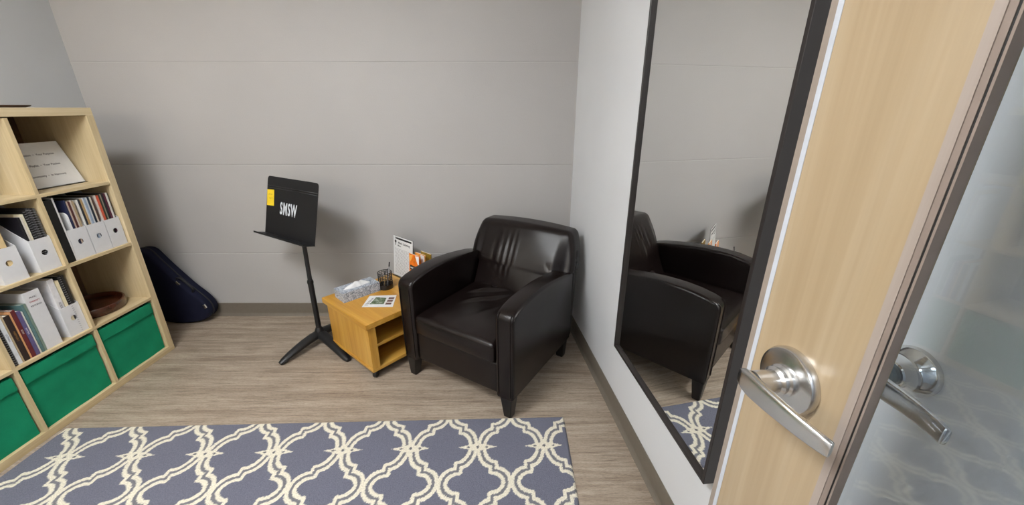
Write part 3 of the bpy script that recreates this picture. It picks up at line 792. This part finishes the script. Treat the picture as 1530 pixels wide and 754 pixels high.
# acrylic sign holder with notice along the back of the table
E0 = Vector((-.826, 2.508, TH)); E1 = Vector((-.660, 2.366, TH)); ed = (E1 - E0).normalized(); ea = math.atan2(ed.y, ed.x)
sh = thing('sign_holder', 'white letter-size notice in an acrylic holder at the back of the side table', 'sign holder', E0 + ed * .108, ea)
SHT = (R(-6), 0, 0)
obj('acrylic_back', one(-.109, .109, .0018, .0038, .002, .283), M_acrylic, sh, rot=SHT)
nt = obj('notice', one(-.107, .107, 0, .0014, .004, .281), M_paper, sh, rot=SHT)
obj('holder_foot', one(-.109, .109, -.012, .06, 0, .003), M_acrylic, sh)
bm = bmesh.new(); bx(bm, -.088, -.082, -.0006, 0, .262, .274); bx(bm, -.075, .095, -.0006, 0, .262, .274); obj('header_bar', bm, M_black_plastic, nt)
bm = bmesh.new(); lathe(bm, [(0, 0), (.010, 0), (.010, .0004), (0, .0004)], 20, M=Matrix.Translation((-.082, -.0002, .245)) @ Matrix.Rotation(R(90), 4, 'X')); bx(bm, -.085, -.079, -.0006, 0, .218, .236); obj('emblem', bm, M_black_plastic, nt)
text_obj('lettering', 'Music Listening', .021, M_ink, nt, (.012, -.0006, .240), FACE_NY, 1, .0003, .0002)
text_obj('lettering', 'Menu', .016, M_ink, nt, (-.040, -.0006, .220), FACE_NY, 1, .0002, .0002)
M_ink_pale = plain('pale grey print', srgb(168, 166, 168), 0.6)
bm = bmesh.new(); rr_ = random.Random(3)
for i in range(20):
    x = -.088
    while x < .085:
        w = rr_.uniform(.01, .03); bx(bm, x, min(x + w, .09), -.0004, 0, .024 + i * .009, .027 + i * .009); x += w + .006
obj('print_lines', bm, M_ink_pale, nt)

# brochures standing in front of the notice
GBR = 'orange brochures on the side table'
bdir = Vector((.864, -.504, 0)); bang = math.atan2(-.65, .76)
for i, (lab, col) in enumerate((('orange brochure with a white caption, in front of the others', (228, 118, 28)), ('orange and white brochure in the middle of the stack', (222, 150, 60)), ('olive and orange brochure at the back of the stack', (150, 120, 40)))):
    P = Vector((-.622, 2.262, TH)) + Vector((.030, .030, 0)) * i
    o = thing('brochure', lab, 'brochure', P, bang, GBR)
    t1 = obj('card_cover', one(-.050, .050, -.004, .004, 0.0, .232 - .004 * i), plain('brochure card %d' % i, srgb(*col), .4, var=.25, scale=35), o, rot=(R(-5), 0, 0))
    bm = bmesh.new(); bx(bm, -.047, .047, -.003, .003, .229 - .004 * i, .2325 - .004 * i); obj('page_edges', bm, M_pages, t1)
    if i == 0:
        bm = bmesh.new(); bx(bm, -.040, .046, -.0052, -.004, .128, .158); obj('caption_band', bm, plain('caption black', srgb(40, 36, 34), .5), t1)
        text_obj('lettering', 'MUSIC THERAPY', .0105, M_paper, t1, (.003, -.0054, .143), FACE_NY, 1, .0003, .0002)
        bm = bmesh.new(); prism(bm, [(.012, .228), (.050, .228), (.050, .165), (.036, .180)], 1, -.0048, -.004); obj('white_flash', bm, M_paper, t1)
        bm = bmesh.new(); prism(bm, [(-.046, .222), (-.012, .226), (-.026, .196), (-.046, .176)], 1, -.0048, -.004); obj('pale_shape', bm, plain('pale orange print', srgb(244, 176, 84), .4), t1)
    elif i == 1:
        bm = bmesh.new(); prism(bm, [(.006, .224), (.046, .224), (.046, .060), (.030, .100)], 1, -.0048, -.004); obj('white_flash', bm, M_paper, t1)

# ------------------------------------------------------------------ armchair
CA = R(-31.8)
ch = thing('armchair', 'dark brown leather club armchair in the corner by the mirror', 'armchair', (-.3055, 1.727, 0), CA)
ch.scale = (1.035, 1, 1)
def nz(p, s, k=1.0): return noise.noise(Vector((p.x * s, p.y * s, p.z * s + k)))
# seat frame with front rail
bm = bmesh.new()
rbox(bm, (.262, .325, .090), .014, (10, 10, 5), lambda p: p + Vector((0, .335, .212)))
obj('seat_frame', bm, M_leather, ch, smooth=True)
# arms
prof = [(-.004, .122), (-.006, .30), (-.006, .558), (0, .576), (.016, .590), (.05, .602), (.12, .616), (.20, .622), (.30, .622), (.40, .614), (.50, .601), (.58, .588), (.63, .575), (.668, .56), (.670, .122)]
for s in (-1, 1):
    bm = bmesh.new()
    prism(bm, prof, 0, s * .257 if s > 0 else -.357, .357 if s > 0 else -.257, .016, 4)
    if s < 0:
        for v in bm.verts: v.co.z += .016 * max(0, min(1, (v.co.z - .3) / .2))
    a = obj('arm', bm, M_leather, ch, smooth=True, sharp=35)
    bm = bmesh.new()
    for x in (.274, .340):
        tube(bm, [(s * x, -.006, .140), (s * x, -.0075, .30), (s * x, -.0075, .553), (s * x, -.003, .577), (s * x, .014, .591)], .0028, 6)
    obj('welt', bm, M_leather, a, smooth=True)
# outside back
bm = bmesh.new(); rbox(bm, (.346, .030, .215), .014, (8, 2, 8), lambda p: p + Vector((0, .700 + (p.z) * .10, .337))); obj('outside_back', bm, M_leather, ch, smooth=True)
# backrest: narrow between the arms, spreading over them above
def back_fn(p):
    z = p.z + .584                      # .385 .. .835
    e = max(0, min(1, (z - .548) / .022)); e = e * e * (3 - 2 * e)
    top = max(0, (z - .60) / .195)
    hw = .254 + (.352 - .254) * e - .050 * top ** 1.6
    u = p.x / .35
    x = u * hw
    if p.y < 0 and e < 1: pass
    dpt = (.150 - .030 * top) / .15
    y = p.y * dpt
    # the part that spreads over the arms is set back to their rear
    wing = max(0, (abs(x) - .245) / .06); wing = min(1, wing)
    if p.y < 0: y += .035 * wing * max(0, 1 - top * .9)
    crown = .022 * (1 - u * u) * max(0, 1 - ((z - .62) / .24) ** 2)
    if p.y < 0: y -= crown
    # tufted creases of the worn cushion
    if p.y < -.02:
        for cx, wd, dp in ((-.055, .012, .010), (-.095, .010, .006), (-.020, .009, .007), (-.150, .014, .004)):
            y += dp * math.exp(-((x - cx) / wd) ** 2) * math.exp(-((z - .62) / .075) ** 2)
            y -= dp * .6 * math.exp(-((x - cx - wd * 1.6) / wd) ** 2) * math.exp(-((z - .62) / .08) ** 2)
        for k in range(3):
            y += .007 * math.exp(-(((x - .225 - k * .02) + (z - .58) * .5) / .006) ** 2) * math.exp(-((z - .588) / .022) ** 2)
        y += .006 * nz(p, 5, 3.0)
    ztop = .018 * top * (1 - u * u)
    yc = .588 + (z - .40) * .455; x += .010 * e
    return Vector((x, yc + y, z + ztop))
bm = bmesh.new(); rbox(bm, (.35, .075, .205), .030, (60, 4, 48), back_fn); obj('backrest', bm, M_leather, ch, smooth=True)
bm = bmesh.new()
for s in (-1, 1):
    tube(bm, [back_fn(Vector((s * .346, .0 + .01, z - .584))) + Vector((s * .001, 0, 0)) for z in np.linspace(.62, .765, 10)], .003, 6)
obj('backrest_welt', bm, M_leather, ch, smooth=True)
# seat cushion
def seat_fn(p):
    u, v = p.x / .252, p.y / .285
    z = p.z + .362; y = p.y + .275; x = p.x
    if p.z > 0:
        z += .026 * (1 - u ** 4) * (1 - v ** 4) - .010
        # dragging folds that fan out towards the back right
        ang = math.atan2(y - .62, x - .14)
        r = math.hypot(x - .14, y - .62)
        fold = max(0, math.sin(ang * 17 + 2.5 * nz(p, 4)))
        z += .020 * fold ** 2 * math.exp(-((r - .27) / .14) ** 2) * (1 - u ** 6) * (.6 + .6 * nz(p, 6, 8))
        z -= .016 * math.exp(-((x - .03) ** 2 + (y - .36) ** 2) / .02)
        z += .004 * nz(p, 9, 4)
    if p.y < -.24: y -= .010 * (1 - u ** 4) * (1 - (p.z / .062) ** 2); z += .002 * nz(p, 12, 2)
    return Vector((x, y, z))
bm = bmesh.new(); rbox(bm, (.252, .285, .062), .022, (64, 64, 6), seat_fn); sc = obj('seat_cushion', bm, M_leather, ch, smooth=True)
bm = bmesh.new()
for zz in (.046, -.046):
    tube(bm, [seat_fn(Vector((x, -.281, zz))) + Vector((0, -.002, 0)) for x in np.linspace(-.235, .235, 30)], .0028, 6)
obj('welt', bm, M_leather, sc, smooth=True)
def leg(x, y, front):
    bm = bmesh.new(); sx = 1 if x > 0 else -1; sy = -1 if front else 1
    t_, b_ = .032, .020
    vs = []
    for z, h in ((.124, t_), (0, b_)):
        ox, oy = (sx * (t_ - h), sy * (t_ - h)) if z == 0 else (0, 0)
        vs.append([bm.verts.new((x + ox * .3 + i * h, y + oy * .3 + j * h, z)) for i, j in ((-1, -1), (1, -1), (1, 1), (-1, 1))])
    bm.faces.new(vs[0]); bm.faces.new(vs[1][::-1])
    for i in range(4): bm.faces.new([vs[0][i], vs[0][(i + 1) % 4], vs[1][(i + 1) % 4], vs[1][i]])
    bmesh.ops.bevel(bm, geom=bm.edges[:], offset=.003, segments=2, affect='EDGES')
    return bm
for sx in (-1, 1):
    obj('leg', leg(sx * .312, .030, True), M_black_wood, ch); obj('leg', leg(sx * .312, .632, False), M_black_wood, ch)

# ------------------------------------------------------------------ rug with quatrefoil trellis
def rug_material():
    k = NT('tufted wool')
    at = k.node('ShaderNodeVertexColor'); at.layer_name = 'pattern'
    v = k.coord()
    f = k.noise(v, 260, 3, 0.75); f2 = k.noise(v, 90, 3, 0.6)
    c = k.mix(0.55, at.outputs['Color'], k.ramp(f, [(0.34, (0.42, 0.42, 0.43, 1)), (0.62, (1.25, 1.25, 1.25, 1))]), 'MULTIPLY')
    k.base(c); k.set(0.95, spec=0.1)
    a = k.node('ShaderNodeMath', operation='ADD'); k.link(f, a.inputs[0]); k.link(f2, a.inputs[1])
    k.bump(a.outputs[0], 0.6, 0.004)
    k.p.inputs['Sheen Weight'].default_value = 0.15
    return k.m
def build_rug():
    W, D, st_ = 2.425, 1.54, 0.0036
    nx, ny = int(W / st_), int(D / st_)
    xs = np.linspace(-W, 0, nx + 1); ys = np.linspace(-D, 0, ny + 1)   # local origin: far right corner
    X, Y = np.meshgrid(xs, ys, indexing='ij')
    # lattice: cell pitch 2a x 2b, one diamond node offset (nx0, ny0) from the origin corner
    a, b, g = .1525, .1825, .0185
    nx0, ny0 = -.116, -.181
    # cells with cusps are centred half a pitch from the diamond node, in its row
    rng = np.random.default_rng(1)
    jx = (rng.random(X.shape) - .5) * .003; jy = (rng.random(X.shape) - .5) * .003
    U = np.abs((X + jx - (nx0 + a) + a) % (2 * a) - a); V = np.abs((Y + jy - ny0 + b) % (2 * b) - b)
    rx = a / 2 - g; rA = .094; rB = .058
    tt = np.linspace(0, np.pi / 2, 18)
    # lobe of the cusped cell, a step, lobe of its neighbour
    p1 = [(a / 2 + rx * math.cos(t), rA * math.sin(t)) for t in tt]
    p2 = [(a / 2 - rx * math.cos(t), b - rB * math.sin(t)) for t in tt[::-1]]
    P = np.array(p1 + p2)
    dist = np.full(X.shape, 9.0)
    for (x0, y0), (x1, y1) in zip(P[:-1], P[1:]):
        dx, dy = x1 - x0, y1 - y0; L = dx * dx + dy * dy
        if L < 1e-12: continue
        t = np.clip(((U - x0) * dx + (V - y0) * dy) / L, 0, 1)
        ex, ey = U - x0 - t * dx, V - y0 - t * dy; dist = np.minimum(dist, (ex ** 4 + ey ** 4) ** .25)
    field = np.array(srgb(106, 107, 121)[:3]); line = np.array(srgb(116, 115, 120)[:3]); cream = np.array(srgb(224, 217, 198)[:3])
    C = np.empty(X.shape + (3,)); C[:] = field
    band = dist < .0205; C[band] = cream
    ln = dist < .0058; C[ln] = line
    # arrow figures with three dark diamonds on the nodes of the cusped rows
    nu = a - U
    arrow = (nu / .088 + V / .023) < 1.0; C[arrow] = cream
    arrow2 = (V < .011) & (nu < .026); C[arrow2] = cream
    for c0, rxx, ryy in ((0.0, .007, .010), (.042, .010, .006)):
        dm = (np.abs(nu - c0) / rxx + V / ryy) < 1.0; C[dm] = line * .75
    # mesh: tufted top with rounded rim
    edge = np.minimum(np.minimum(X + W, -X), np.minimum(Y + D, -Y))
    Z = .012 * np.sqrt(np.clip(edge / .010, 0, 1))
    wavy = .010 * np.sin((Y + .4) * 2.6) ; Xo = X + wavy * (X + W) / W
    v = np.stack([Xo, Y, Z], -1).reshape(-1, 3)
    idx = np.arange((nx + 1) * (ny + 1)).reshape(nx + 1, ny + 1)
    q = np.stack([idx[:-1, :-1], idx[1:, :-1], idx[1:, 1:], idx[:-1, 1:]], -1).reshape(-1, 4)
    me = bpy.data.meshes.new('area_rug')
    me.vertices.add(len(v)); me.vertices.foreach_set('co', v.ravel())
    me.loops.add(q.size); me.loops.foreach_set('vertex_index', q.ravel().astype(np.int32))
    me.polygons.add(len(q)); me.polygons.foreach_set('loop_start', np.arange(0, q.size, 4, dtype=np.int32)); me.polygons.foreach_set('loop_total', np.full(len(q), 4, dtype=np.int32))
    me.update(calc_edges=True)
    ca = me.color_attributes.new('pattern', 'FLOAT_COLOR', 'POINT')
    ca.data.foreach_set('color', np.concatenate([C.reshape(-1, 3), np.ones((len(v), 1))], 1).ravel().astype(np.float32))
    me.polygons.foreach_set('use_smooth', np.ones(len(q), dtype=bool))
    me.materials.append(rug_material())
    o = bpy.data.objects.new('area_rug', me); COL.objects.link(o)
    o.location = (.253, 1.560, .0006); o.rotation_euler = (0, 0, R(1.75))
    tag(o, 'blue-grey area rug with a cream trellis pattern on the floor', 'rug')
build_rug()

# ------------------------------------------------------------------ mirror on the right wall
def wall_pt(y, off, z):   # off = distance in front of the right wall
    return Vector((wx(y) - off * .992, y - off * .123, z))
MY = 1.597
mr = thing('wall_mirror', 'tall dark-framed mirror hung on the right wall behind the door', 'mirror', wall_pt(MY, .041, .405), WA)
ML, MHt, FD, FW = .738, 1.58, .041, .012       # local x along the wall, local y into the wall
bm = bmesh.new()
for a in ((0, FW, 0, MHt), (ML - FW, ML, 0, MHt), (FW, ML - FW, 0, FW), (FW, ML - FW, MHt - FW, MHt)):
    bx(bm, a[0], a[1], 0, FD, a[2], a[3], bev=.001, seg=1)
obj('frame', bm, M_black_gloss, mr)
obj('mirror_glass', one(FW - .003, ML - FW + .003, .012, .016, FW - .003, MHt - FW + .003), M_mirror, mr)
obj('backing', one(FW - .003, ML - FW + .003, .017, .026, FW - .003, MHt - FW + .003), M_black_wood, mr)

# ------------------------------------------------------------------ open door, parallel to the right wall
DO = Vector((.426 - .124 * .498, .498, 0))
dr = bpy.data.objects.new('door_1', None); COL.objects.link(dr); dr.location = DO; dr.rotation_euler = (0, 0, WA); dr['kind'] = 'structure'
dr['label'] = 'open maple door with a glass lite and a satin lever, at the right'; dr['category'] = 'door'
# local x along the leaf towards the hinge, local y towards the wall, z up
DW, DH, DTK = .915, 2.10, .045
s0, s1 = .142, DW - .142; l0, l1 = .25, 1.98
bm = bmesh.new()
for a in ((.0020, s0, .008, DH), (s1, DW, .008, DH), (s0, s1, .008, l0), (s0, s1, l1, DH)): bx(bm, a[0], a[1], 0, DTK, a[2], a[3])
obj('door_leaf', bm, M_maple, dr)
bm = bmesh.new(); prism(bm, [(-.0165, .004), (-.0157, .0), (-.0055, .0), (-.0055, DTK), (-.0165, DTK)], 2, .008, DH); obj('edge_lipping', bm, plain('taupe edge band', srgb(142, 130, 120), .4), dr)
bm = bmesh.new(); prism(bm, [(-.0055, -.0006), (.0020, -.0006), (.0020, DTK), (-.0055, DTK)], 2, .008, DH); obj('edge_highlight', bm, plain('painted edge highlight', srgb(184, 188, 196), .4), dr)  # pale colour paints in the highlight along the chamfered door edge
q = .009
def ringbars(x0, x1, z0, z1, w, y0, y1):
    bm = bmesh.new(); bx(bm, x0, x0 + w, y0, y1, z0, z1); bx(bm, x1 - w, x1, y0, y1, z0, z1); bx(bm, x0 + w, x1 - w, y0, y1, z0, z0 + w); bx(bm, x0 + w, x1 - w, y0, y1, z1 - w, z1); return bm
obj('lite_trim', ringbars(s0, s1, l0, l1, q, -.0012, .0115), M_maple_edge, dr)
obj('glazing_bead', ringbars(s0 + q, s1 - q, l0 + q, l1 - q, .0058, 0, .012), M_bead, dr)
obj('gasket', ringbars(s0 + q + .0058, s1 - q - .0058, l0 + q + .0058, l1 - q - .0058, .0022, .0008, .012), M_gasket, dr)
obj('glazing_stop', ringbars(s0 + q + .008, s1 - q - .008, l0 + q + .008, l1 - q - .008, .0022, .0, .012), M_bead, dr)
gx = s0 + .004
obj('glass_pane', one(gx, DW - gx, .0122, .0182, l0 + .004, l1 - .004), M_glass, dr)
# lockset
LX, LZ = .0690, 1.13
Mr = Matrix.Rotation(R(90), 4, 'X')     # lathe axis to -y
bm = bmesh.new(); lathe(bm, [(0, 0), (.0445, 0), (.0445, .007), (.0425, .0105), (.039, .0118), (0, .0125)], 48, M=Matrix.Rotation(R(90), 4, 'X'))
rs = obj('rosette', bm, M_chrome, dr, smooth=True, sharp=30, loc=(LX, -.0003, LZ))
bm = bmesh.new(); lathe(bm, [(0, .012), (.0215, .012), (.0215, .016), (.018, .018), (.018, .022), (.0195, .024), (.0155, .027), (.0155, .054), (0, .054)], 36, M=Mr); obj('lever_neck', bm, M_chrome, rs, smooth=True, sharp=30)
bm = bmesh.new()
path = [(-.019, -.0585, 0), (-.016, -.0590, 0), (-.008, -.0600, 0), (.006, -.0608, 0), (.03, -.0610, .0005), (.055, -.0595, .001), (.08, -.0565, .001), (.098, -.0525, .0005), (.108, -.0495, 0), (.110, -.0488, 0)]
tube(bm, path, [.006, .0118, .0142, .0148, .0138, .0126, .0116, .0108, .0102, .0092], 28, flat=[(.6, 1.0), (.5, 1.0), (.42, 1.05), (.38, 1.1), (.36, 1.1), (.36, 1.1), (.38, 1.08), (.40, 1.05), (.42, 1.0), (.42, 1.0)], sq=.55)
obj('lever', bm, M_chrome, rs, smooth=True, sharp=50)
# outer side of the same lockset
Mo = Matrix.Rotation(R(-90), 4, 'X')
bm = bmesh.new(); lathe(bm, [(0, 0), (.0445, 0), (.0445, .007), (.0425, .0105), (.039, .0118), (0, .0125)], 48, M=Mo)
ro = obj('rosette', bm, M_chrome, dr, smooth=True, sharp=30, loc=(LX, DTK + .0003, LZ))
bm = bmesh.new(); lathe(bm, [(0, .012), (.0155, .012), (.0155, .054), (0, .054)], 30, M=Mo); obj('lever_neck', bm, M_chrome, ro, smooth=True, sharp=30)
bm = bmesh.new(); tube(bm, [(x, -y, z) for x, y, z in path], [.006, .0118, .0142, .0148, .0138, .0126, .0116, .0108, .0102, .0092], 28, flat=(.4, 1.08), sq=.55); obj('lever', bm, M_chrome, ro, smooth=True)
# three hinges at the frame side
for z in (.22, 1.05, 1.88):
    bm = bmesh.new(); tube(bm, [(DW + .006, .003, z - .05), (DW + .006, .003, z + .05)], .0065, 12); obj('hinge', bm, M_chrome, dr, smooth=True, sharp=40)
# door frame in the front wall
bm = bmesh.new(); bx(bm, DX0, DX0 + .03, YF - .12, YF + .01, 0, 2.14); bx(bm, DX1 - .03, DX1, YF - .12, YF - .005, 0, 2.14); bx(bm, DX0 + .03, DX1 - .03, YF - .12, YF + .01, 2.11, 2.14)
struct('trim_1', bm, M_bead)

# wall door stop behind the glass
dsp = Vector((.653, .518, 1.07))
ds = thing('door_stop', 'round chrome door stop on the right wall seen through the door glass', 'door stop', wall_pt(.530, .0003, 1.068), 0, rot=(R(90), 0, WA))
# local z now points along -(wall normal into wall): out of the wall
bm = bmesh.new(); lathe(bm, [(0, 0), (.041, 0), (.0415, .004), (.039, .010), (.030, .017), (.024, .024), (.0225, .034), (.0225, .044), (.0205, .046), (0, .046)], 48); obj('flange', bm, M_polish, ds, smooth=True, sharp=35)
bm = bmesh.new(); lathe(bm, [(0, .046), (.0175, .046), (.0178, .053), (.015, .057), (0, .058)], 36); obj('rubber_bumper', bm, M_rubber, ds, smooth=True, sharp=35)

# ------------------------------------------------------------------ world, camera, view
w = bpy.data.worlds.new('World'); scene.world = w; w.use_nodes = True
w.node_tree.nodes['Background'].inputs['Color'].default_value = (0.75, 0.85, 1.0, 1); w.node_tree.nodes['Background'].inputs['Strength'].default_value = 0.3
cam = bpy.data.cameras.new('Camera'); cam.sensor_width = 36.0; cam.lens = 583.0 / 1530 * 36.0; cam.clip_start = .01
co = bpy.data.objects.new('Camera', cam); COL.objects.link(co)
co.location = (0, 0, 1.47); co.rotation_euler = (R(90) - math.atan(216.4 / 583.0), 0, 0)
scene.camera = co
vs = scene.view_settings; vs.view_transform = 'Standard'; vs.look = 'None'; vs.gamma = 1.0; vs.exposure = 0.0; vs.use_curve_mapping = False
